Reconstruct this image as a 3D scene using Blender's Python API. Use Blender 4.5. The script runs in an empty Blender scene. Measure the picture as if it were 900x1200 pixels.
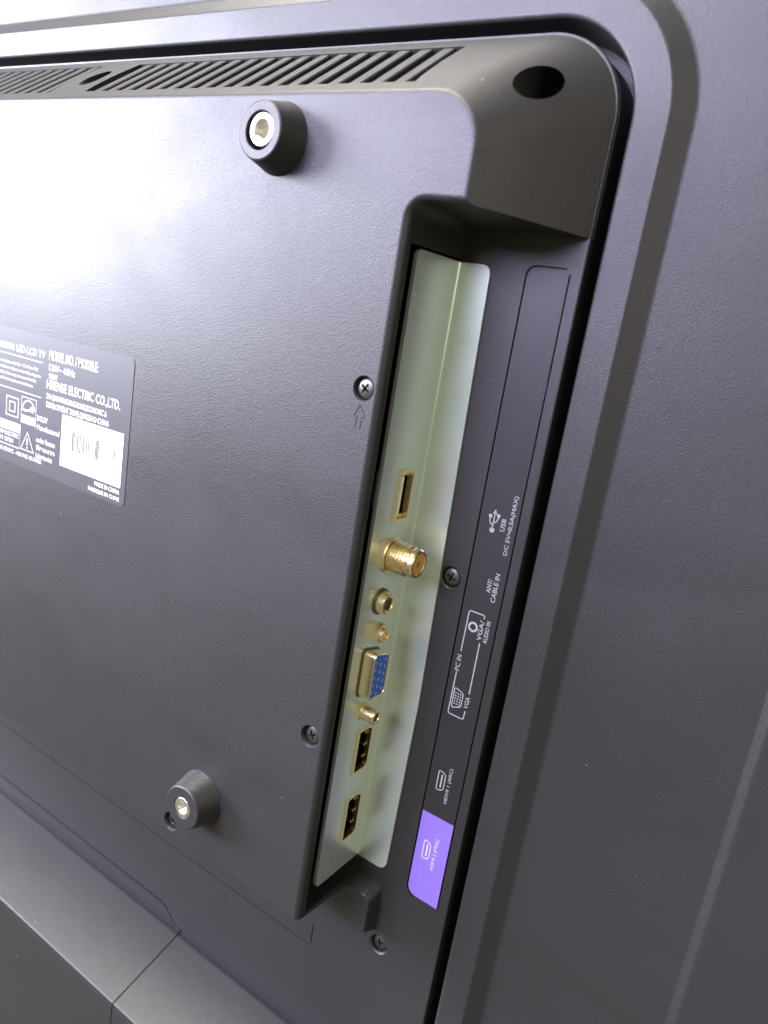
import bpy, bmesh, math
from mathutils import Vector, Matrix

S = bpy.context.scene
C = S.collection

# ------------------------------------------------------------------ frame of the set
# u = along the set (right), v = up, w = out of the back, all in millimetres;
# the camera stands right in front of u=0, v=0.
U0, V0 = 250.0, 385.0
def P(u, v, w):
    return Vector(((u + U0) / 1000, -w / 1000, (v + V0) / 1000))

# ------------------------------------------------------------------ camera
cam = bpy.data.cameras.new('camera')
cam_o = bpy.data.objects.new('camera', cam); C.objects.link(cam_o)
ax_u = (0.81789344, 0.26365171, -0.51140795)
ax_v = (0.15731253, -0.95743658, -0.24200817)
ax_n = (-0.55344655, 0.11748602, -0.82455682)
def axis(k):
    return Vector((ax_u[k], -ax_n[k], ax_v[k]))
rx, ry, rz = axis(0), -axis(1), -axis(2)
m = Matrix(((rx.x, ry.x, rz.x), (rx.y, ry.y, rz.y), (rx.z, ry.z, rz.z))).to_4x4()
m.translation = P(0, 0, 190.4)
cam_o.matrix_world = m
cam.sensor_fit = 'HORIZONTAL'
cam.sensor_width = 36.0
cam.lens = 36.0 * 892.27 / 900.0
cam.clip_start = 0.005
cam.clip_end = 100
cam.dof.use_dof = True
cam.dof.focus_distance = 0.235
cam.dof.aperture_fstop = 18
S.camera = cam_o

# ------------------------------------------------------------------ light
S.view_settings.view_transform = 'Standard'
S.view_settings.look = 'None'
S.view_settings.gamma = 1.0
S.view_settings.use_curve_mapping = False
S.view_settings.exposure = 0.0
S.render.engine = 'CYCLES'

world = bpy.data.worlds.new('World'); S.world = world
world.use_nodes = True
bg = world.node_tree.nodes['Background']
bg.inputs['Color'].default_value = (1.0, 0.90, 0.64, 1)
bg.inputs['Strength'].default_value = 0.32

def area(name, pos, aim, sx, sy, watts, col):
    l = bpy.data.lights.new(name, 'AREA'); l.shape = 'RECTANGLE'
    l.size, l.size_y, l.energy, l.color = sx, sy, watts, col
    o = bpy.data.objects.new(name, l); C.objects.link(o)
    o.location = pos
    o.rotation_euler = (Vector(aim) - Vector(pos)).to_track_quat('-Z', 'Y').to_euler()
    return o
area('window_light', P(-1900, 330, 900), P(-200, 0, 29), 0.9, 0.7, 122, (0.82, 0.84, 1.0))
area('ceiling_light', P(-600, 1250, 380), P(-150, 0, 10), 1.0, 0.35, 50, (1.0, 0.96, 0.88))
area('room_lamp', P(-520, 430, 1000), P(-100, -20, 0), 0.7, 0.4, 32, (0.68, 0.67, 1.0))
area('side_lamp', P(900, 330, 420), P(-100, -60, 10), 0.6, 0.6, 3.4, (1.0, 0.93, 0.76))

# ------------------------------------------------------------------ materials
def new_mat(name):
    mt = bpy.data.materials.new(name); mt.use_nodes = True
    nt = mt.node_tree
    return mt, nt, nt.nodes['Principled BSDF']

def plastic(name, col, rough, grain=0.7, scale=3300, wear=0.12, dust=0.0):
    mt, nt, b = new_mat(name)
    N, L = nt.nodes, nt.links
    tc = N.new('ShaderNodeNewGeometry')
    n1 = N.new('ShaderNodeTexNoise'); n1.inputs['Scale'].default_value = scale
    n1.inputs['Detail'].default_value = 2.0
    L.new(tc.outputs['Position'], n1.inputs['Vector'])
    bp = N.new('ShaderNodeBump'); bp.inputs['Strength'].default_value = grain
    bp.inputs['Distance'].default_value = 0.00014
    L.new(n1.outputs['Fac'], bp.inputs['Height'])
    L.new(bp.outputs['Normal'], b.inputs['Normal'])
    # handling marks: broad variation of gloss
    n2 = N.new('ShaderNodeTexNoise'); n2.inputs['Scale'].default_value = 22
    n2.inputs['Detail'].default_value = 5; n2.inputs['Roughness'].default_value = 0.6
    L.new(tc.outputs['Position'], n2.inputs['Vector'])
    mr = N.new('ShaderNodeMapRange')
    mr.inputs['From Min'].default_value = 0.3; mr.inputs['From Max'].default_value = 0.7
    mr.inputs['To Min'].default_value = rough - wear * 0.5; mr.inputs['To Max'].default_value = rough + wear * 0.5
    L.new(n2.outputs['Fac'], mr.inputs['Value'])
    rough_out = mr.outputs['Result']
    b.inputs['Base Color'].default_value = (*col, 1)
    if dust:
        # wiped streaks: long soft smears of greasier and drier plastic
        mp = N.new('ShaderNodeMapping'); mp.inputs['Rotation'].default_value = (0, 0.7, 0)
        mp.inputs['Scale'].default_value = (9, 9, 26)
        L.new(tc.outputs['Position'], mp.inputs['Vector'])
        n3 = N.new('ShaderNodeTexNoise'); n3.inputs['Scale'].default_value = 1.0
        n3.inputs['Detail'].default_value = 6; n3.inputs['Distortion'].default_value = 0.8
        L.new(mp.outputs['Vector'], n3.inputs['Vector'])
        m3 = N.new('ShaderNodeMapRange')
        m3.inputs['From Min'].default_value = 0.40; m3.inputs['From Max'].default_value = 0.62
        m3.inputs['To Min'].default_value = -0.02; m3.inputs['To Max'].default_value = 0.035
        L.new(n3.outputs['Fac'], m3.inputs['Value'])
        ad = N.new('ShaderNodeMath'); ad.operation = 'ADD'
        L.new(rough_out, ad.inputs[0]); L.new(m3.outputs['Result'], ad.inputs[1])
        rough_out = ad.outputs[0]
        # sparse dust specks
        vo = N.new('ShaderNodeTexVoronoi'); vo.inputs['Scale'].default_value = 130
        L.new(tc.outputs['Position'], vo.inputs['Vector'])
        sp = N.new('ShaderNodeSeparateColor'); L.new(vo.outputs['Color'], sp.inputs['Color'])
        rad = N.new('ShaderNodeMapRange')
        rad.inputs['From Min'].default_value = 0.80; rad.inputs['From Max'].default_value = 1.0
        rad.inputs['To Min'].default_value = 0.0; rad.inputs['To Max'].default_value = 0.06
        L.new(sp.outputs['Red'], rad.inputs['Value'])
        lt = N.new('ShaderNodeMath'); lt.operation = 'LESS_THAN'
        L.new(vo.outputs['Distance'], lt.inputs[0]); L.new(rad.outputs['Result'], lt.inputs[1])
        am = N.new('ShaderNodeMath'); am.operation = 'MULTIPLY'; am.inputs[1].default_value = dust
        L.new(lt.outputs[0], am.inputs[0])
        mx = N.new('ShaderNodeMix'); mx.data_type = 'RGBA'
        mx.inputs[6].default_value = (*col, 1); mx.inputs[7].default_value = (0.42, 0.40, 0.36, 1)
        L.new(am.outputs[0], mx.inputs[0]); L.new(mx.outputs[2], b.inputs['Base Color'])
    L.new(rough_out, b.inputs['Roughness'])
    b.inputs['Specular IOR Level'].default_value = 0.5
    return mt

def metal(name, col, rough, metallic=1.0, vary=0.1):
    mt, nt, b = new_mat(name)
    N, L = nt.nodes, nt.links
    tc = N.new('ShaderNodeNewGeometry')
    n2 = N.new('ShaderNodeTexNoise'); n2.inputs['Scale'].default_value = 150
    n2.inputs['Detail'].default_value = 4
    L.new(tc.outputs['Position'], n2.inputs['Vector'])
    mr = N.new('ShaderNodeMapRange')
    mr.inputs['To Min'].default_value = max(0.03, rough - vary); mr.inputs['To Max'].default_value = rough + vary
    L.new(n2.outputs['Fac'], mr.inputs['Value'])
    L.new(mr.outputs['Result'], b.inputs['Roughness'])
    b.inputs['Base Color'].default_value = (*col, 1)
    b.inputs['Metallic'].default_value = metallic
    return mt

def flat(name, col, rough=0.5):
    mt, nt, b = new_mat(name)
    N, L = nt.nodes, nt.links
    tc = N.new('ShaderNodeNewGeometry')
    n = N.new('ShaderNodeTexNoise'); n.inputs['Scale'].default_value = 400
    L.new(tc.outputs['Position'], n.inputs['Vector'])
    mx = N.new('ShaderNodeMix'); mx.data_type = 'RGBA'
    mx.inputs[6].default_value = (*[c * 0.9 for c in col], 1)
    mx.inputs[7].default_value = (*[min(1, c * 1.05) for c in col], 1)
    L.new(n.outputs['Fac'], mx.inputs[0])
    L.new(mx.outputs[2], b.inputs['Base Color'])
    b.inputs['Roughness'].default_value = rough
    return mt

M_CASE = plastic('black_textured_plastic', (0.021, 0.020, 0.020), 0.42, wear=0.07, dust=0.2)
M_SMOOTH = plastic('black_label_film', (0.017, 0.016, 0.017), 0.44, grain=0.3, wear=0.05)
M_DARK = plastic('dark_inner_plastic', (0.008, 0.008, 0.008), 0.6, grain=0.1)
M_PLATE = metal('galvanised_steel', (0.70, 0.79, 0.74), 0.29, 0.75, 0.05)
M_BRASS = metal('nickel_brass', (0.92, 0.79, 0.50), 0.27, 1.0, 0.06)
M_STEEL = metal('zinc_steel', (0.92, 0.92, 0.84), 0.30, 1.0, 0.06)
M_SCREW = metal('blackened_steel', (0.13, 0.127, 0.11), 0.40, 0.9, 0.06)
M_LABEL = plastic('rating_label_film', (0.055, 0.056, 0.060), 0.40, grain=0.04, wear=0.04)
M_PRINT = flat('white_print', (0.66, 0.66, 0.64))
M_GREYP = flat('grey_print', (0.32, 0.32, 0.31))
M_WHITE = flat('white_paper', (0.84, 0.84, 0.78))
M_BAR = flat('barcode_ink', (0.05, 0.045, 0.03))
M_PURPLE = flat('purple_sticker', (0.215, 0.140, 0.50), 0.45)
M_LILAC = flat('lilac_print', (0.62, 0.52, 0.90))
M_BLUE = flat('blue_plastic', (0.028, 0.115, 0.52), 0.4)
M_CREAM = flat('cream_plastic', (0.86, 0.80, 0.64), 0.45)
M_TAN = flat('tan_insulator', (0.60, 0.30, 0.08), 0.5)

# ------------------------------------------------------------------ mesh helpers
def finish(name, bm, mat, parent, angle=35, smooth=True):
    bmesh.ops.recalc_face_normals(bm, faces=bm.faces)
    me = bpy.data.meshes.new(name); bm.to_mesh(me); bm.free()
    return link(name, me, mat, parent, angle, smooth)

def link(name, me, mat, parent, angle=35, smooth=True):
    if mat and not me.materials: me.materials.append(mat)
    if smooth:
        me.shade_smooth(); me.set_sharp_from_angle(angle=math.radians(angle))
    o = bpy.data.objects.new(name, me); C.objects.link(o)
    if smooth:
        wn = o.modifiers.new('weighted_normals', 'WEIGHTED_NORMAL'); wn.keep_sharp = True; wn.weight = 90
    o.parent = parent
    return o

def loft(bm, rings, cap0=True, cap1=True):
    """rings: lists of (u,v,w), closed loops of equal count"""
    vs = [[bm.verts.new(P(*p)) for p in r] for r in rings]
    n = len(rings[0])
    for a, b in zip(vs, vs[1:]):
        for i in range(n):
            bm.faces.new((a[i], a[(i + 1) % n], b[(i + 1) % n], b[i]))
    if cap0: bm.faces.new(vs[0])
    if cap1: bm.faces.new(vs[-1])

def prism_w(bm, poly, w0, w1):
    loft(bm, [[(u, v, w0) for u, v in poly], [(u, v, w1) for u, v in poly]])
def prism_u(bm, poly, u0, u1):
    loft(bm, [[(u0, v, w) for v, w in poly], [(u1, v, w) for v, w in poly]])

def rrect(l, r, b, t, rad, seg=14):
    """rounded rectangle; rad: one radius or (bl, br, tr, tl)"""
    if not isinstance(rad, (tuple, list)): rad = (rad,) * 4
    pts = []
    for (cx, cy, a0, q) in ((l, b, 180, rad[0]), (r, b, 270, rad[1]), (r, t, 0, rad[2]), (l, t, 90, rad[3])):
        x = cx + (q if cx == l else -q); y = cy + (q if cy == b else -q)
        for i in range(seg + 1):
            a = math.radians(a0 + 90 * i / seg)
            pts.append((x + q * math.cos(a), y + q * math.sin(a)))
    return pts

def lathe(bm, prof, axis, origin, seg=40, cap=True):
    """prof: (radius, height) along axis 'w' or 'u'"""
    rings = []
    for r, h in prof:
        ring = []
        for i in range(seg):
            a = 2 * math.pi * i / seg
            x, y = r * math.cos(a), r * math.sin(a)
            if axis == 'w': ring.append((origin[0] + x, origin[1] + y, origin[2] + h))
            else: ring.append((origin[0] + h, origin[1] + x, origin[2] + y))
        rings.append(ring)
    loft(bm, rings, cap, cap)

def boolean(me_target, cutter_bm, op='DIFFERENCE'):
    bmesh.ops.recalc_face_normals(cutter_bm, faces=cutter_bm.faces)
    cm = bpy.data.meshes.new('cutter'); cutter_bm.to_mesh(cm); cutter_bm.free()
    a = bpy.data.objects.new('a', me_target); b = bpy.data.objects.new('b', cm)
    C.objects.link(a); C.objects.link(b)
    md = a.modifiers.new('cut', 'BOOLEAN'); md.operation = op; md.object = b; md.solver = 'EXACT'
    dg = bpy.context.evaluated_depsgraph_get()
    out = bpy.data.meshes.new_from_object(a.evaluated_get(dg))
    bpy.data.objects.remove(a); bpy.data.objects.remove(b)
    bpy.data.meshes.remove(cm); bpy.data.meshes.remove(me_target)
    return out

def to_mesh(bm, name='m'):
    bmesh.ops.recalc_face_normals(bm, faces=bm.faces)
    me = bpy.data.meshes.new(name); bm.to_mesh(me); bm.free(); return me

def path_cutter(bm, pts, width, w0, w1):
    """ribbon-shaped prism along an open polyline in the u,v plane"""
    L, R = [], []
    for i, p in enumerate(pts):
        a = Vector(pts[max(i - 1, 0)]); b = Vector(pts[min(i + 1, len(pts) - 1)])
        d = (b - a).normalized(); n = Vector((-d.y, d.x)) * width / 2
        L.append((p[0] + n.x, p[1] + n.y)); R.append((p[0] - n.x, p[1] - n.y))
    k = len(pts)
    q = [[bm.verts.new(P(*L[i], w)) for i in range(k)] + [bm.verts.new(P(*R[i], w)) for i in range(k)] for w in (w0, w1)]
    for i in range(k - 1):
        bm.faces.new((q[0][i], q[0][i + 1], q[0][k + i + 1], q[0][k + i]))
        bm.faces.new((q[1][i], q[1][k + i], q[1][k + i + 1], q[1][i + 1]))
        bm.faces.new((q[0][i], q[1][i], q[1][i + 1], q[0][i + 1]))
        bm.faces.new((q[0][k + i], q[0][k + i + 1], q[1][k + i + 1], q[1][k + i]))
    bm.faces.new((q[0][0], q[0][k], q[1][k], q[1][0]))
    bm.faces.new((q[0][k - 1], q[1][k - 1], q[1][2 * k - 1], q[0][2 * k - 1]))

def arc(cx, cy, r, a0, a1, n=8):
    return [(cx + r * math.cos(math.radians(a0 + (a1 - a0) * i / n)), cy + r * math.sin(math.radians(a0 + (a1 - a0) * i / n))) for i in range(n + 1)]

# flat print ---------------------------------------------------------
def text_into(bm, s, l, b, r, t, w, turn=False, bold=0.0):
    """lettering fitted into the box l..r, b..t; turn=True reads upwards"""
    cu = bpy.data.curves.new('lettering', 'FONT'); cu.body = s; cu.fill_mode = 'FRONT' if hasattr(cu, 'fill_mode') else cu.fill_mode
    cu.resolution_u = 2; cu.offset = bold
    o = bpy.data.objects.new('lettering', cu); C.objects.link(o)
    dg = bpy.context.evaluated_depsgraph_get()
    me = bpy.data.meshes.new_from_object(o.evaluated_get(dg))
    bpy.data.objects.remove(o); bpy.data.curves.remove(cu)
    xs = [v.co.x for v in me.vertices]; ys = [v.co.y for v in me.vertices]
    x0, x1, y0, y1 = min(xs), max(xs), min(ys), max(ys)
    vm = []
    for v in me.vertices:
        fx = (v.co.x - x0) / (x1 - x0); fy = (v.co.y - y0) / (y1 - y0)
        if turn: u_, v_ = r - fy * (r - l), b + fx * (t - b)
        else: u_, v_ = l + fx * (r - l), b + fy * (t - b)
        vm.append(bm.verts.new(P(u_, v_, w)))
    for p in me.polygons:
        try: bm.faces.new([vm[i] for i in p.vertices])
        except ValueError: pass
    bpy.data.meshes.remove(me)

def ribbon(bm, pts, width, w, closed=False):
    n = len(pts); q = []
    for i, p in enumerate(pts):
        if closed: a, b = Vector(pts[i - 1]), Vector(pts[(i + 1) % n])
        else: a, b = Vector(pts[max(i - 1, 0)]), Vector(pts[min(i + 1, n - 1)])
        d = (b - a).normalized(); k = Vector((-d.y, d.x)) * width / 2
        q.append((bm.verts.new(P(p[0] + k.x, p[1] + k.y, w)), bm.verts.new(P(p[0] - k.x, p[1] - k.y, w))))
    for i in range(n if closed else n - 1):
        a, b = q[i], q[(i + 1) % n]
        bm.faces.new((a[0], b[0], b[1], a[1]))

def patch(bm, poly, w):
    bm.faces.new([bm.verts.new(P(u, v, w)) for u, v in poly])

# print faces must look outwards
def finish_print(name, bm, mat, parent):
    for f in bm.faces:
        f.normal_update()
        if f.normal.y > 0: f.normal_flip()
    me = bpy.data.meshes.new(name); bm.to_mesh(me); bm.free()
    return link(name, me, mat, parent, smooth=False)

# ------------------------------------------------------------------ the television
tv = bpy.data.objects.new('television', None); C.objects.link(tv)
tv['label'] = 'black flat television seen from behind, with a recessed bay of sockets, vents and mounting bosses'
tv['category'] = 'television'

# ---- outer back cover: concentric rounded rings
def outline(right, top, bottom, rad):
    left = -2 * 250 - right
    return rrect(left, right, bottom, top, (10, 10, rad, rad), 18)
def off(d, bottom=None):
    return outline(-71.8 + d, 73.8 + d, -296 - d * 0.3 if bottom is None else bottom, 20 + d)
prof = [(-4, -14), (2.4, -14), (3.0, -6.2), (3.25, -1.2), (3.5, -0.5), (3.9, -0.1), (4.5, 0), (11.9, 0.0), (12.3, -0.12), (12.7, -0.4),
        (16.6, -3.2), (17.1, -3.45), (17.8, -3.55), (64.8, -6.2), (65.3, -6.15), (67.0, -5.45), (67.5, -5.38), (68.4, -5.45), (100, -8.5)]
rings = [[(u, v, w) for u, v in off(d)] for d, w in prof]
for (r_, t_, b_, rad, w) in ((150, 165, -331, 60, -13), (182, 186, -333.5, 46, -20), (189, 189.5, -334.6, 42, -26), (190, 190, -335, 42, -32), (190, 190, -335, 42, -45)):
    rings.append([(u, v, w) for u, v in outline(r_, t_, b_, rad)])
bm = bmesh.new(); loft(bm, rings)
finish('back_cover', bm, M_CASE, tv, 40)

# ---- inner chassis cover
# floor of the bay and of the lower strip, with the hollow above the ledge
def floor_w(v):
    if v > -247: return 0.0
    t = min(1, (-247 - v) / 12.0)
    return -5.5 * t * t
rows = [73.8 - 20 + 20 * math.sin(math.radians(90 * i / 16)) for i in range(16, -1, -1)]
rows[0] = 73.75
rows += [30, 0, -60, -120, -180, -240] + [-247 - i * 1.5 for i in range(0, 11)]
vrows = []
bm = bmesh.new()
for v in rows:
    k = v - 53.8
    right = -91.8 + math.sqrt(max(0.01, 400 - k * k)) if k > 0 else -71.8
    left = -500 - right
    w = floor_w(v)
    prof_r = [(right, -13.5), (right, w - 0.7), (right - 0.2, w - 0.2), (right - 0.7, w)]
    prof_l = [(left + 0.7, w), (left + 0.2, w - 0.2), (left, w - 0.7), (left, -13.5)]
    vrows.append([bm.verts.new(P(u, v, ww)) for u, ww in prof_r + prof_l])
for a, b in zip(vrows, vrows[1:]):
    for i in range(8):
        bm.faces.new((a[i], a[(i + 1) % 8], b[(i + 1) % 8], b[i]))
bm.faces.new(vrows[0]); bm.faces.new(vrows[-1])
floor_me = to_mesh(bm)

cut = bmesh.new()
GD = -0.9
# seam of the stand cover
path_cutter(cut, [(-360, -245.6), (-196, -245.6)] + arc(-195.5, -253.6, 8, 86, 0, 8) + [(-187.45, -262.5)], 0.7, -9.5, 1)
# outline of the label strip
path_cutter(cut, [(-76.2, 19.3), (-84.4, 19.3)] + arc(-84.4, 16.7, 2.6, 100, 180, 6) + [(-86.8, -60), (-86.8, -170.9)] + arc(-83.3, -170.9, 3.5, 190, 262, 5), 0.5, GD, 1)
path_cutter(cut, [(-75.2, 18.0), (-75.0, -60), (-75.2, -173.5)], 0.45, GD, 1)
# faint seam under the raised box
path_cutter(cut, [(-380.6, -217), (-120.2, -217)] + arc(-120.2, -216, 1, 280, 360, 3) + [(-119.2, -207)], 0.4, -0.5, 1)
for (u, v) in ((-92.1, -68.6), (-93.0, -198.9)):
    lathe(cut, [(3.0, -2.4), (3.0, -0.5), (3.5, 0.02), (3.5, 1)], 'w', (u, v, 0), 28)
lathe(cut, [(1.2, -0.3), (1.7, 0.05), (1.7, 1)], 'w', (-160.3, -222.4, 0), 16)
floor_me = boolean(floor_me, cut)

# raised box with sloping flanks
def box_ring(t, w, grow=0.0):
    right = -72.3 + (-92.0 + 72.3) * t - grow
    top = 73.3 + (52.4 - 73.3) * t - grow
    bottom = -181.5 + 2.3 * t + grow
    rad = 20 + (13 - 20) * t
    return [(u, v, w) for u, v in rrect(-500 - right, right, bottom, top, (6, 3, rad, rad), 18)]
rings = [box_ring(-0.034, -1.0), box_ring(0, 0.0), box_ring(0.25, 7.9), box_ring(0.5, 15.6), box_ring(0.75, 22.6), box_ring(0.955, 27.7), box_ring(0.978, 28.35), box_ring(1.0, 28.78), box_ring(1.03, 28.96), box_ring(1.06, 29.0)]
bm = bmesh.new(); loft(bm, rings)
box_me = to_mesh(bm)

cut = bmesh.new()
def bay(u, top, rad, w):
    return [(a, b, w) for a, b in [(-40, top)] + [(x, y) for x, y in arc(u + rad, top - rad, rad, 90, 180, 10)] + [(u, -420), (-40, -420)]]
loft(cut, [bay(-106.6, 27.0, 4, -3), bay(-106.6, 27.0, 4, 0), bay(-106.9, 28.2, 4.2, 26.8), bay(-107.1, 28.45, 4.4, 27.8),
           bay(-107.6, 28.95, 4.9, 28.6), bay(-108.3, 29.6, 5.6, 28.93), bay(-108.9, 30.2, 6.2, 29.02), bay(-109, 30.3, 6.3, 31)])
box_me = boolean(box_me, cut)

cut = bmesh.new()
# hollow behind the input panel, open towards the bay
loft(cut, [[(u, v, w) for u, v in ((-142, -178.2), (-95, -178.2), (-95, 19.0), (-142, 19.0))] for w in (0.25, 25.8)])
# vent openings along the upper flank
sd = Vector((20.9, -29.0)).normalized(); nd = Vector((29.0, 20.9)).normalized()
def flank(s, d):
    return 52.4 + s * sd.x + d * nd.x, 29.0 + s * sd.y + d * nd.y
S0, S1, DEP = 4.6, 29.6, 6.0
PITCH, SLIT = 6.87, 3.2
BANK_R = [-238.5 + PITCH * k for k in range(19)]
BANK_L = [-261.0 - PITCH * k for k in range(19)]
for bank in (BANK_R, BANK_L):
    a, b = min(bank) - SLIT / 2, max(bank) + SLIT / 2
    loft(cut, [[(u, *flank(s, d)) for s, d in ((S0, 2), (S1, 2), (S1, -DEP), (S0, -DEP))] for u in (a, b)])
# screw wells in the flank
for (u, v) in ((-86.4, 57.9), (-248.6, 62.4), (-413.6, 57.9)):
    lathe(cut, [(3.9 if -300 < u < -200 else 4.4, -0.5), (3.9 if -300 < u < -200 else 4.6, 32)], 'w', (u, v, 0), 40)
# screw recesses and standoff seats on the raised box
for (u, v) in ((-112.2, -17.7), (-112.6, -118.3), (-164.4, -175.2)):
    lathe(cut, [(3.0, 26.5), (3.05, 28.5), (3.35, 29.0), (3.35, 31)], 'w', (u, v, 0), 32)
box_me = boolean(box_me, cut)
# socket holes through the bay wall
D_HDMI = lambda v0, v1: [(v0, 13.3), (v1, 13.3), (v1, 7.4), (v1 + 1.0, 5.5), (v0 - 1.0, 5.5), (v0, 7.4)]
USB = [(-38.9, 6.7), (-38.9, 14.1), (-54.1, 14.1), (-54.1, 6.7)]
HD1, HD2 = D_HDMI(-120.0, -135.4), D_HDMI(-143.6, -159.6)
def shrink(poly, d):
    cx = sum(p[0] for p in poly) / len(poly); cy = sum(p[1] for p in poly) / len(poly)
    hx = max(abs(p[0] - cx) for p in poly); hy = max(abs(p[1] - cy) for p in poly)
    return [(cx + (p[0] - cx) * (hx - d) / hx, cy + (p[1] - cy) * (hy - d) / hy) for p in poly]
cut = bmesh.new()
for poly in (USB, HD1, HD2): prism_u(cut, poly, -120, -100)
box_me = boolean(box_me, cut)

bm = bmesh.new(); bm.from_mesh(floor_me); bm.from_mesh(box_me)
me = bpy.data.meshes.new('chassis_cover'); bm.to_mesh(me); bm.free()
chassis = link('chassis_cover', me, M_CASE, tv, 38)

# vent slats, one object each
bm = bmesh.new()
hw = (PITCH - SLIT) / 2
c_ = 0.3
sec = [(-hw, -DEP + 0.1), (hw, -DEP + 0.1), (hw, -c_ - 0.03), (hw - c_, -0.03), (-hw + c_, -0.03), (-hw, -c_ - 0.03)]
loft(bm, [[(u - 250, *flank(s, d)) for u, d in sec] for s in (S0, S1)])
for v in bm.verts: v.co.x -= 0.0
slat_me = to_mesh(bm, 'slat')
slat_me.materials.append(M_CASE)
for bank in (BANK_R, sorted(BANK_L)):
    for k in range(18):
        o = bpy.data.objects.new('slat', slat_me); C.objects.link(o); o.parent = chassis
        o.location.x = (bank[k] + PITCH / 2 + 250) / 1000

# ---- lower housing with its ledge, and the stand cover let into it
def ledge_prof():
    pts = [(-260.6, -12.0), (-260.6, -4.6), (-261.0, -3.4)]
    pts += [(-271.3, 26.3), (-271.55, 26.75), (-272.0, 27.0), (-272.4, 27.0), (-272.5, 26.2), (-273.1, 26.2), (-273.2, 27.0), (-273.8, 27.2)]
    pts += [(-376, 29.5), (-380, 28), (-383, 24), (-385, 18), (-385, -30), (-300, -30)]
    return pts
def extrude_u(name, segs, mat, parent):
    bm = bmesh.new()
    pr = ledge_prof()
    loft(bm, [[(u, v, w) for v, w in pr] for u in segs])
    return finish(name, bm, mat, parent, 40)
lower = extrude_u('lower_housing', [-187.15, 60], M_CASE, tv)
lower2 = extrude_u('lower_housing', [-560, -380.85], M_CASE, tv)
stand = extrude_u('stand_cover', [-380.4, -187.7], M_CASE, tv)

# ---- steel input panel, folded
bm = bmesh.new()
wall_poly = [(18.2, 0.4), (18.2, 21.2), (17.6, 22.4), (16.6, 22.7), (-168.8, 22.9), (-170.2, 22.3), (-170.8, 21.2), (-170.8, 0.4)]
prism_u(bm, wall_poly, -107.5, -106.4)
wall_me = to_mesh(bm)
cut = bmesh.new()
for poly in (USB, HD1, HD2): prism_u(cut, poly, -120, -100)
wall_me = boolean(wall_me, cut)
bm = bmesh.new(); bm.from_mesh(wall_me)
strip = [(-107.2, 18.2)] + arc(-99.6, 15.6, 2.6, 90, 0, 6) + [(-95.4, -60), (-94.3, -110)] + arc(-98.0, -167.6, 3.0, 0, -90, 6) + [(-107.2, -170.6)]
prism_w(bm, strip, 0.05, 0.9)
f0 = [(-106.4 + 0.45 - 0.45 * math.cos(math.radians(90 * i / 5)), 0.9 + 0.45 - 0.45 * math.sin(math.radians(90 * i / 5))) for i in range(6)]
sec = f0 + [(-106.6, 0.7)]
sec[0] = (-106.42, 1.35); sec[5] = (-105.95, 0.88)
loft(bm, [[(u, v, w) for u, w in sec] for v in (18.1, -170.5)])
finish('input_panel', bm, M_PLATE, tv, 50)

# ---- sockets
UP = -106.4
def group(name, at):
    e = bpy.data.objects.new(name, None); C.objects.link(e); e.parent = tv
    e.location = P(*at); e.empty_display_size = 0.005
    return e
def under(o, e):
    """hang a mesh given in set coordinates under the empty e"""
    o.parent = e; o.matrix_parent_inverse = Matrix.Translation(-e.location)
    return o
def tube_u(bm, poly, inner, u0, u1, closed_back=True):
    n = len(poly)
    # open sleeve: outside, rim, inside, back rim
    r = [(u0, poly), (u1, poly), (u1, inner), (u0, inner)]
    vs = [[bm.verts.new(P(u, *p)) for p in q] for u, q in r]
    for k in range(4):
        a, b = vs[k], vs[(k + 1) % 4]
        for i in range(n): bm.faces.new((a[i], a[(i + 1) % n], b[(i + 1) % n], b[i]))

e = group('usb_port', (UP, -46.5, 10.4))
bm = bmesh.new(); tube_u(bm, shrink(USB, 0.03), shrink(USB, 0.8), -107.6, UP + 0.7)
under(finish('shell', bm, M_BRASS, None, smooth=False), e)
bm = bmesh.new(); prism_u(bm, rrect(-52.2, -41.0, 10.9, 12.9, 0.3, 3), -117.4, -106.5)
under(finish('tongue', bm, M_CREAM, None), e)
bm = bmesh.new(); prism_u(bm, rrect(-53.3, -39.7, 7.5, 13.3, 0.2, 2), -117.4, -114.5)
under(finish('back_plug', bm, M_DARK, None), e)
for v in (-53.2, -40.9):
    bm = bmesh.new(); prism_u(bm, rrect(v, v + 1.0, 7.6, 12.2, 0.3, 3), -116, -107.0)
    under(finish('spring_contact', bm, M_BRASS, None), e)

e = group('antenna_jack', (UP, -64.0, 11.6))
bm = bmesh.new()
lathe(bm, [(5.5, 0), (5.5, 0.9), (5.2, 1.15), (4.2, 1.15)], 'u', (UP, -64.0, 11.6), 6 * 6)
under(finish('flange', bm, M_BRASS, None), e)
bm = bmesh.new()
pr = [(4.0, 0.2), (4.0, 1.2)]
x = 1.2
while x < 7.1:
    pr += [(3.95, x + 0.10), (4.6, x + 0.42), (4.6, x + 0.62), (3.95, x + 0.94)]; x += 1.0
pr += [(4.05, 7.8), (4.3, 8.1), (4.3, 9.2), (3.9, 9.7), (3.3, 9.7), (3.1, 9.4)]
lathe(bm, pr, 'u', (UP, -64.0, 11.6), 40, True)
under(finish('threaded_barrel', bm, M_BRASS, None, 25), e)
bm = bmesh.new(); lathe(bm, [(3.09, 9.2), (3.09, 9.5), (0.8, 9.5), (0.6, 8.6)], 'u', (UP, -64.0, 11.6), 32)
under(finish('insulator', bm, M_TAN, None), e)

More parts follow.
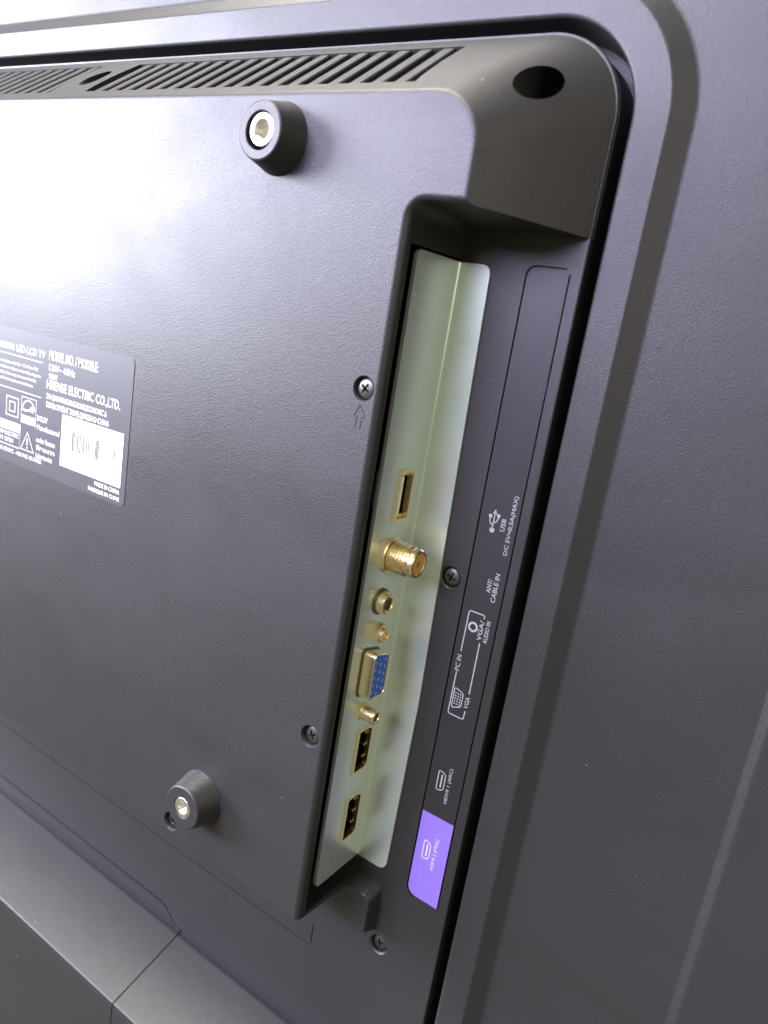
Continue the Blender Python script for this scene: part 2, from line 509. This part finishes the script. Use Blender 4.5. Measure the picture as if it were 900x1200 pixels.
e = group('audio_jack', (UP, -77.9, 13.0))
bm = bmesh.new(); lathe(bm, [(4.0, -0.1), (4.0, 0.35), (3.9, 0.45), (3.4, 0.45)], 'u', (UP, -77.9, 13.0), 36)
under(finish('flange', bm, M_SCREW, None), e)
bm = bmesh.new(); lathe(bm, [(3.35, 0.2), (3.35, 2.7), (3.1, 3.05), (2.3, 3.1), (1.9, 2.8), (1.9, -0.6)], 'u', (UP, -77.9, 13.0), 36)
under(finish('barrel', bm, M_BRASS, None), e)
bm = bmesh.new(); lathe(bm, [(1.85, -0.55), (1.85, -0.4)], 'u', (UP, -77.9, 13.0), 20)
under(finish('socket_floor', bm, M_DARK, None), e)

e = group('vga_port', (UP, -99.5, 13.2))
DV = [(-91.9, 17.6), (-106.9, 17.6), (-107.0, 9.2), (-93.7, 9.2)]
def rounded(poly, r, n=5):
    out = []
    k = len(poly)
    for i in range(k):
        p = Vector(poly[i]); a = (Vector(poly[i - 1]) - p).normalized(); b = (Vector(poly[(i + 1) % k]) - p).normalized()
        for j in range(n + 1):
            t = j / n
            q = (p + a * r) * (1 - t) ** 2 + p * 2 * t * (1 - t) + (p + b * r) * t * t
            out.append((q.x, q.y))
    return out
dv = rounded(DV, 2.0)
big = shrink(dv, -0.5)
bm = bmesh.new(); prism_u(bm, big, UP - 0.1, UP + 0.3)
under(finish('flange', bm, M_SCREW, None), e)
bm = bmesh.new()
inn = shrink(dv, 0.55)
loft(bm, [[(UP - 0.1, *p) for p in dv], [(UP + 4.2, *p) for p in dv], [(UP + 4.4, *p) for p in shrink(dv, 0.15)], [(UP + 4.4, *p) for p in shrink(dv, 0.4)], [(UP + 4.2, *p) for p in inn], [(UP + 3.0, *p) for p in inn]])
under(finish('shell', bm, M_BRASS, None, 30), e)
bm = bmesh.new(); prism_u(bm, shrink(dv, 0.57), UP + 2.6, UP + 3.9)
under(finish('socket_face', bm, M_BLUE, None), e)
bm = bmesh.new()
for r_ in range(3):
    for k in range(5):
        lathe(bm, [(0.55, 0), (0.55, 0.14), (0.3, 0.14)], 'u', (UP + 3.88, -95.2 - k * 2.35 - (1.1 if r_ == 1 else 0), 15.9 - r_ * 2.5), 10)
under(finish('pin_holes', bm, flat('light_blue_plastic', (0.18, 0.36, 0.78), 0.4), None), e)
bm = bmesh.new()
lathe(bm, [(3.3, -0.1), (3.3, 2.0), (3.0, 2.3), (2.4, 2.3)], 'u', (UP, -87.7, 12.4), 6)
lathe(bm, [(2.3, 2.2), (2.3, 3.2), (2.1, 3.5), (1.4, 3.5), (1.2, 3.2), (1.2, 0.5)], 'u', (UP, -87.7, 12.4), 28)
under(finish('screw_post', bm, M_BRASS, None, 30), e)
bm = bmesh.new()
lathe(bm, [(3.0, -0.1), (3.0, 0.9), (2.6, 1.0), (2.2, 1.0)], 'u', (UP, -113.3, 12.8), 6)
lathe(bm, [(2.35, 0.9), (2.35, 5.0), (2.1, 5.35), (1.5, 5.35), (1.3, 5.1), (1.3, 1.5)], 'u', (UP, -113.3, 12.8), 28)
under(finish('screw_post', bm, M_BRASS, None, 30), e)

def hdmi(poly, lab):
    vs = [p[0] for p in poly]; v0, v1 = max(vs), min(vs); vc = (v0 + v1) / 2
    e = group('hdmi_port', (UP, vc, 9.4))
    bm = bmesh.new(); tube_u(bm, shrink(poly, 0.03), shrink(poly, 0.8), -107.6, UP + 0.6)
    under(finish('shell', bm, M_BRASS, None, smooth=False), e)
    bm = bmesh.new(); prism_u(bm, rrect(v1 + 2.2, v0 - 2.2, 8.6, 10.2, 0.2, 2), -117.4, -108.4)
    under(finish('tongue', bm, M_DARK, None), e)
    bm = bmesh.new(); prism_u(bm, shrink(poly, 0.8), -117.5, -115)
    under(finish('back_plug', bm, M_DARK, None), e)
    for k in (-1, 0, 1):
        bm = bmesh.new(); v = vc + k * 4.2
        prism_u(bm, [(v - 0.5, 6.35), (v + 0.5, 6.35), (v + 0.35, 6.9), (v - 0.35, 6.9)], -112, -107.4)
        under(finish('spring_contact', bm, M_BRASS, None, smooth=False), e)
hdmi(HD1, ''); hdmi(HD2, '')

# ---- mounting bosses
def standoff(u, v, loose):
    e = group('standoff', (u, v, 29))
    bo = 4.75 if loose else 3.45
    bm = bmesh.new()
    lathe(bm, [(9.2, -0.1), (9.15, 0.3), (8.9, 0.8), (7.35, 7.3), (7.2, 7.75), (6.8, 8.0), (bo + 0.15, 8.0), (bo, 7.85), (bo, 3)], 'w', (u, v, 29), 56)
    under(finish('boss', bm, M_CASE, None, 30), e)
    o = 0.35 if loose else 0
    top = 7.6 if loose else 7.9
    ro = 4.1 if loose else 3.4
    ri = 2.4 if loose else 1.8
    bm = bmesh.new()
    pr = [(ro, 3.5), (ro, top - 0.2), (ro - 0.2, top), (ri + 0.3, top), (ri, top - 0.3)]
    z = top - 0.4
    while z > 3.2:
        pr += [(ri, z), (ri - 0.3, z - 0.3)]; z -= 0.6
    lathe(bm, pr, 'w', (u + o, v + o, 29), 40)
    under(finish('threaded_insert', bm, M_STEEL, None, 25), e)
standoff(-150.4, 41.1, True)
standoff(-152.0, -159.2, False)
standoff(-349.6, 41.1, True)
standoff(-348.0, -159.2, False)

# ---- screws: one mesh, shared
bm = bmesh.new()
lathe(bm, [(2.85, -1.8), (2.85, -0.75), (2.6, -0.4), (2.0, -0.15), (1.0, 0.02), (0.01, 0.08)], 'w', (-250, -385, 0), 32)
scr = to_mesh(bm)
for a in (0, 90):
    cut = bmesh.new()
    ca, sa = math.cos(math.radians(a)), math.sin(math.radians(a))
    q0 = [(-0.9, -0.24), (0.9, -0.24), (0.9, 0.24), (-0.9, 0.24)]; q1 = [(-1.75, -0.36), (1.75, -0.36), (1.75, 0.36), (-1.75, 0.36)]
    loft(cut, [[(-250 + x * ca - y * sa, -385 + x * sa + y * ca, w) for x, y in q] for q, w in ((q0, -1.4 + 0.1 * (a > 0)), (q1, 0.5))])
    scr = boolean(scr, cut)
scr.name = 'screw'; scr.materials.clear(); scr.materials.append(M_SCREW)
scr.shade_smooth(); scr.set_sharp_from_angle(angle=math.radians(40))
for (u, v, w, rot) in ((-112.2, -17.7, 28.3, 35), (-112.6, -118.3, 28.0, 65), (-164.4, -175.2, 28.0, 15), (-92.1, -68.6, -0.5, 20), (-93.0, -198.9, -1.0, 70)):
    o = bpy.data.objects.new('screw', scr); C.objects.link(o); o.parent = tv
    o.location = P(u, v, w); o.rotation_euler = (0, math.radians(rot), 0)

# ---- clip below the bay
bm = bmesh.new()
def clip(d, w):
    return [(u, v, w) for u, v in [(-128, -176.4 - d * 0.5), (-128, -194.2 + d * 0.5), (-95.2 - d * 0.2, -194.2 + d * 0.5)] + arc(-98.7 - d * 0.2, -179.9 - d * 0.5, 3.5, 0, 90, 8)]
loft(bm, [clip(0, -0.5), clip(0, 0), clip(4.0, 5.3), clip(4.6, 5.8), clip(5.8, 6.0)])
finish('cable_clip', bm, M_CASE, tv, 40)

# ---- moulded arrow below the upper screw
bm = bmesh.new()
ar = [(-112.6, -22.0), (-114.0, -24.9), (-113.1, -24.9), (-113.3, -28.0), (-111.7, -28.0), (-111.5, -24.9), (-110.6, -24.9)]
inn = [((p[0] + 112.4) * 0.78 - 112.4, (p[1] + 24.8) * 0.8 - 24.8) for p in ar]
ribbon(bm, ar, 0.35, 29.03, True)
r = bmesh.ops.extrude_face_region(bm, geom=bm.faces[:])
for vtx in [g for g in r['geom'] if isinstance(g, bmesh.types.BMVert)]: vtx.co.y -= 0.0001
finish('arrow_mark', bm, M_CASE, tv, 20)

# ---- port label strip with its print
bm = bmesh.new()
prism_w(bm, [(-76.0, 18.6), (-83.9, 18.6)] + arc(-84.2, 16.6, 2.0, 100, 180, 5) + [(-86.35, -142.9), (-75.55, -142.9), (-75.45, -60)], -0.2, 0.06)
strip_o = finish('label_strip', bm, M_SMOOTH, tv, 30)
W = 0.12
def lettering(items, mat, parent, extra=None, name='lettering'):
    bm = bmesh.new()
    for it in items: text_into(bm, it[0], it[1], it[2], it[3], it[4], it[5] if len(it) > 5 else W, True, 0.012)
    if extra: extra(bm)
    return finish_print(name, bm, mat, parent)
def usb_icon(bm):
    u = -82.3
    patch(bm, arc(u + 0.0, -51.2, 0.75, 0, 330, 11), W)
    ribbon(bm, [(u, -51.2), (u, -46.3)], 0.32, W)
    patch(bm, [(u - 0.65, -46.6), (u + 0.65, -46.6), (u, -45.2)], W)
    ribbon(bm, [(u, -50.0), (u - 1.0, -49.2), (u - 1.2, -48.4), (u - 1.2, -47.8)], 0.32, W + 0.01)
    ribbon(bm, [(u, -49.3), (u + 1.0, -48.4), (u + 1.2, -47.6), (u + 1.2, -47.2)], 0.32, W + 0.01)
    patch(bm, arc(u - 1.2, -47.4, 0.55, 0, 330, 9), W + 0.02)
    patch(bm, rrect(u + 0.75, u + 1.65, -47.3, -46.4, 0.1, 1), W + 0.02)
lettering([('USB', -80.0, -50.8, -78.6, -47.2), ('DC 5V=0.5A(MAX)', -77.7, -57.1, -76.1, -40.2)], M_GREYP, strip_o, usb_icon)
lettering([('ANT/', -80.4, -69.0, -79.0, -65.0), ('CABLE IN', -78.5, -71.4, -77.1, -62.8)], M_GREYP, strip_o)
def audio_bracket(bm):
    ribbon(bm, [(-84.3, -88.8), (-84.2, -77.2)] + arc(-83.5, -76.6, 0.7, 170, 100, 3) + [(-79.9, -75.9)] + arc(-79.7, -76.4, 0.5, 80, 0, 3) + [(-79.2, -77.0)], 0.34, W)
    ribbon(bm, [(-79.1, -84.4), (-79.1, -100.6)], 0.34, W)
    ribbon(bm, [(-84.4, -95.3), (-84.6, -107.8)] + arc(-84.0, -108.3, 0.6, 190, 260, 3) + [(-80.3, -109.0)] + arc(-80.0, -108.4, 0.6, 280, 350, 3) + [(-79.3, -106.2)], 0.34, W)
    ribbon(bm, arc(-82.1, -80.4, 1.25, 0, 337.5, 15), 0.62, W + 0.01, True)
    # d-shaped socket drawing
    d = rounded([(-83.9, -100.2), (-80.9, -101.2), (-80.9, -105.6), (-83.9, -106.8)], 0.7, 3)
    ribbon(bm, d, 0.3, W + 0.01, True)
    for r_ in range(3):
        for k in range(5):
            patch(bm, arc(-83.2 + r_ * 0.8, -101.8 - k * 0.85, 0.26, 0, 300, 5), W + 0.02)
lettering([('VGA/', -80.3, -83.7, -78.9, -77.6), ('AUDIO IN', -78.3, -83.9, -77.0, -77.1), ('PC IN', -85.2, -95.0, -83.7, -90.0), ('VGA', -80.0, -105.3, -78.6, -101.6)], M_GREYP, strip_o, audio_bracket)
def hdmi_icon(uc, vc, w):
    def f(bm):
        d = rounded([(uc + 1.2, vc - 2.7), (uc + 1.2, vc + 2.7), (uc - 1.2, vc + 3.4), (uc - 1.2, vc - 3.4)], 0.9, 3)
        ribbon(bm, d, 0.32, w, True)
        ribbon(bm, [(uc + 0.1, vc - 2.2), (uc + 0.1, vc + 2.2)], 0.5, w + 0.01)
    return f
lettering([('HDMI 1 (ARC)', -80.3, -137.7, -78.9, -125.7)], M_GREYP, strip_o, hdmi_icon(-82.4, -131.2, W))

# ---- purple sticker
bm = bmesh.new()
prism_w(bm, rrect(-86.45, -75.45, -173.6, -143.4, (3.2, 0.3, 0.2, 0.2), 6), -0.2, 0.10)
pur = finish('purple_sticker', bm, M_PURPLE, tv, 30)
lettering([('HDMI 2 (MHL)', -80.3, -161.6, -78.8, -150.5, 0.16)], M_LILAC, pur, hdmi_icon(-82.6, -155.9, 0.16))

# ---- rating label
WL = 29.0
bm = bmesh.new()
prism_w(bm, rrect(-318, -201.0, -73.8, -24.3, 2.0, 6), WL - 0.1, WL + 0.14)
lab = finish('rating_label', bm, M_LABEL, tv, 30)
WT = WL + 0.2
bm = bmesh.new()
def row(s, l, b, r, t, bold=0.01): text_into(bm, s, l, b, r, t, WT, False, bold)
row('Hisense', -284, -31.9, -267.6, -28.6, 0.03); row('LED LCD TV', -266.3, -32.0, -248.6, -29.4, 0.02)
row('MODEL NO. / MODELE:', -246.3, -31.9, -219, -28.5, 0.02)
row('120V~ 60Hz', -246.1, -35.6, -231.1, -33.2, 0.02); row('90W', -246.0, -38.6, -240.8, -36.4, 0.02)
row('HISENSE ELECTRIC CO.,LTD.', -246.9, -42.6, -206.4, -38.8, 0.02)
row('218 QIANWANGANG ROAD,ECONOMIC &', -246.8, -46.0, -213.0, -43.6, 0.02)
row('DEVELOPMENT ZONE,QINGDAO CHINA', -246.6, -49.0, -211.5, -46.6, 0.02)
row('MADE IN CHINA', -217, -70.0, -203.7, -68.4, 0.02); row('FABRIQUE EN CHINE', -220.2, -72.6, -203.6, -70.9, 0.02)
for i, s in enumerate(('This device complies with Part 15 of the FCC', 'Rules. Operation is subject to the following two', 'conditions: this device may not cause harmful', 'interference and must accept any interference.')):
    row(s, -284, -37.4 - i * 2.1, (-252.5, -250.6, -253.6, -255.2)[i], -35.9 - i * 2.1, 0.012)
for v, r_ in ((-33.6, -250.0), (-46.0, -249.8)):
    ribbon(bm, [(-310, v), (r_, v)], 0.25, WT)
for i, (s, r_) in enumerate((('DOLBY', -245.2), ('Manufactured', -238.2), ('under license', -240.4), ('from', -240.4), ('Laboratories', -241.6))):
    v = (-54.6, -57.8, -62.4, -65.3, -68.2)[i]
    row(s, -251.6, v, r_, v + 2.0, 0.015)
# double square
ribbon(bm, [(-271.4, -56.0), (-263.7, -56.0), (-263.7, -49.1), (-271.4, -49.1)], 0.5, WT, True)
ribbon(bm, [(-269.3, -54.3), (-265.8, -54.3), (-265.8, -50.8), (-269.3, -50.8)], 0.5, WT, True)
# efficiency mark: frame, arc, star and band
ribbon(bm, [(-261.7, -57.0), (-252.6, -57.0), (-252.6, -47.6), (-261.7, -47.6)], 0.3, WT, True)
ribbon(bm, arc(-257.2, -52.4, 3.9, 10, 170, 12), 0.45, WT + 0.02)
ribbon(bm, [(-261.4, -52.0), (-259.0, -52.5), (-256.5, -51.9), (-254.4, -52.3)], 0.7, WT + 0.02)
star = []
for i in range(10):
    a = math.radians(90 + 36 * i); q = 1.5 if i % 2 == 0 else 0.65
    star.append((-254.9 + q * math.cos(a), -51.3 + q * math.sin(a)))
patch(bm, star, WT + 0.04)
patch(bm, [(-261.3, -56.7), (-253.0, -56.7), (-253.0, -55.5), (-261.3, -55.5)], WT + 0.02)
patch(bm, [(-261.3, -55.1), (-253.0, -55.1), (-253.0, -54.2), (-261.3, -54.2)], WT + 0.02)
# warning box and triangle
patch(bm, [(-300, -61.6), (-262.2, -61.6), (-262.2, -58.3), (-300, -58.3)], WT)
ribbon(bm, [(-300, -67.3), (-262.0, -67.3), (-262.0, -58.3)], 0.3, WT + 0.02)
row('CAUTION RISK OF ELECTRIC', -290, -63.8, -262.8, -62.2, 0.02); row('SHOCK DO NOT OPEN', -290, -66.2, -266.2, -64.6, 0.02)
ribbon(bm, [(-261.2, -67.0), (-253.1, -67.0), (-257.2, -60.2)], 0.55, WT, True)
ribbon(bm, [(-257.2, -62.4), (-257.2, -65.0)], 0.5, WT)
patch(bm, arc(-257.2, -65.9, 0.35, 0, 300, 5), WT)
row('ATTENTION RISQUE DE CHOC - NE PAS OUVRIR', -297, -70.3, -247.8, -68.5, 0.02)
finish_print('lettering', bm, M_PRINT, lab)
bm = bmesh.new()
prism_w(bm, [(-236.9, -67.6), (-203.5, -67.6), (-203.5, -49.3), (-236.9, -49.3)], WL, WL + 0.24)
finish('serial_sticker', bm, M_WHITE, lab, 30)
bm = bmesh.new()
import random
rnd = random.Random(4)
x = -232.6
while x < -206.5:
    wd = rnd.choice((0.25, 0.25, 0.5, 0.8))
    gap = rnd.choice((0.25, 0.3, 0.55, 0.9))
    if not (-215.5 < x < -208.6) and not (-221.2 < x < -219.6):
        patch(bm, [(x, -61.0), (x + wd, -61.0), (x + wd, -54.2), (x, -54.2)], WL + 0.3)
    x += wd + gap
finish_print('barcode', bm, M_BAR, lab)
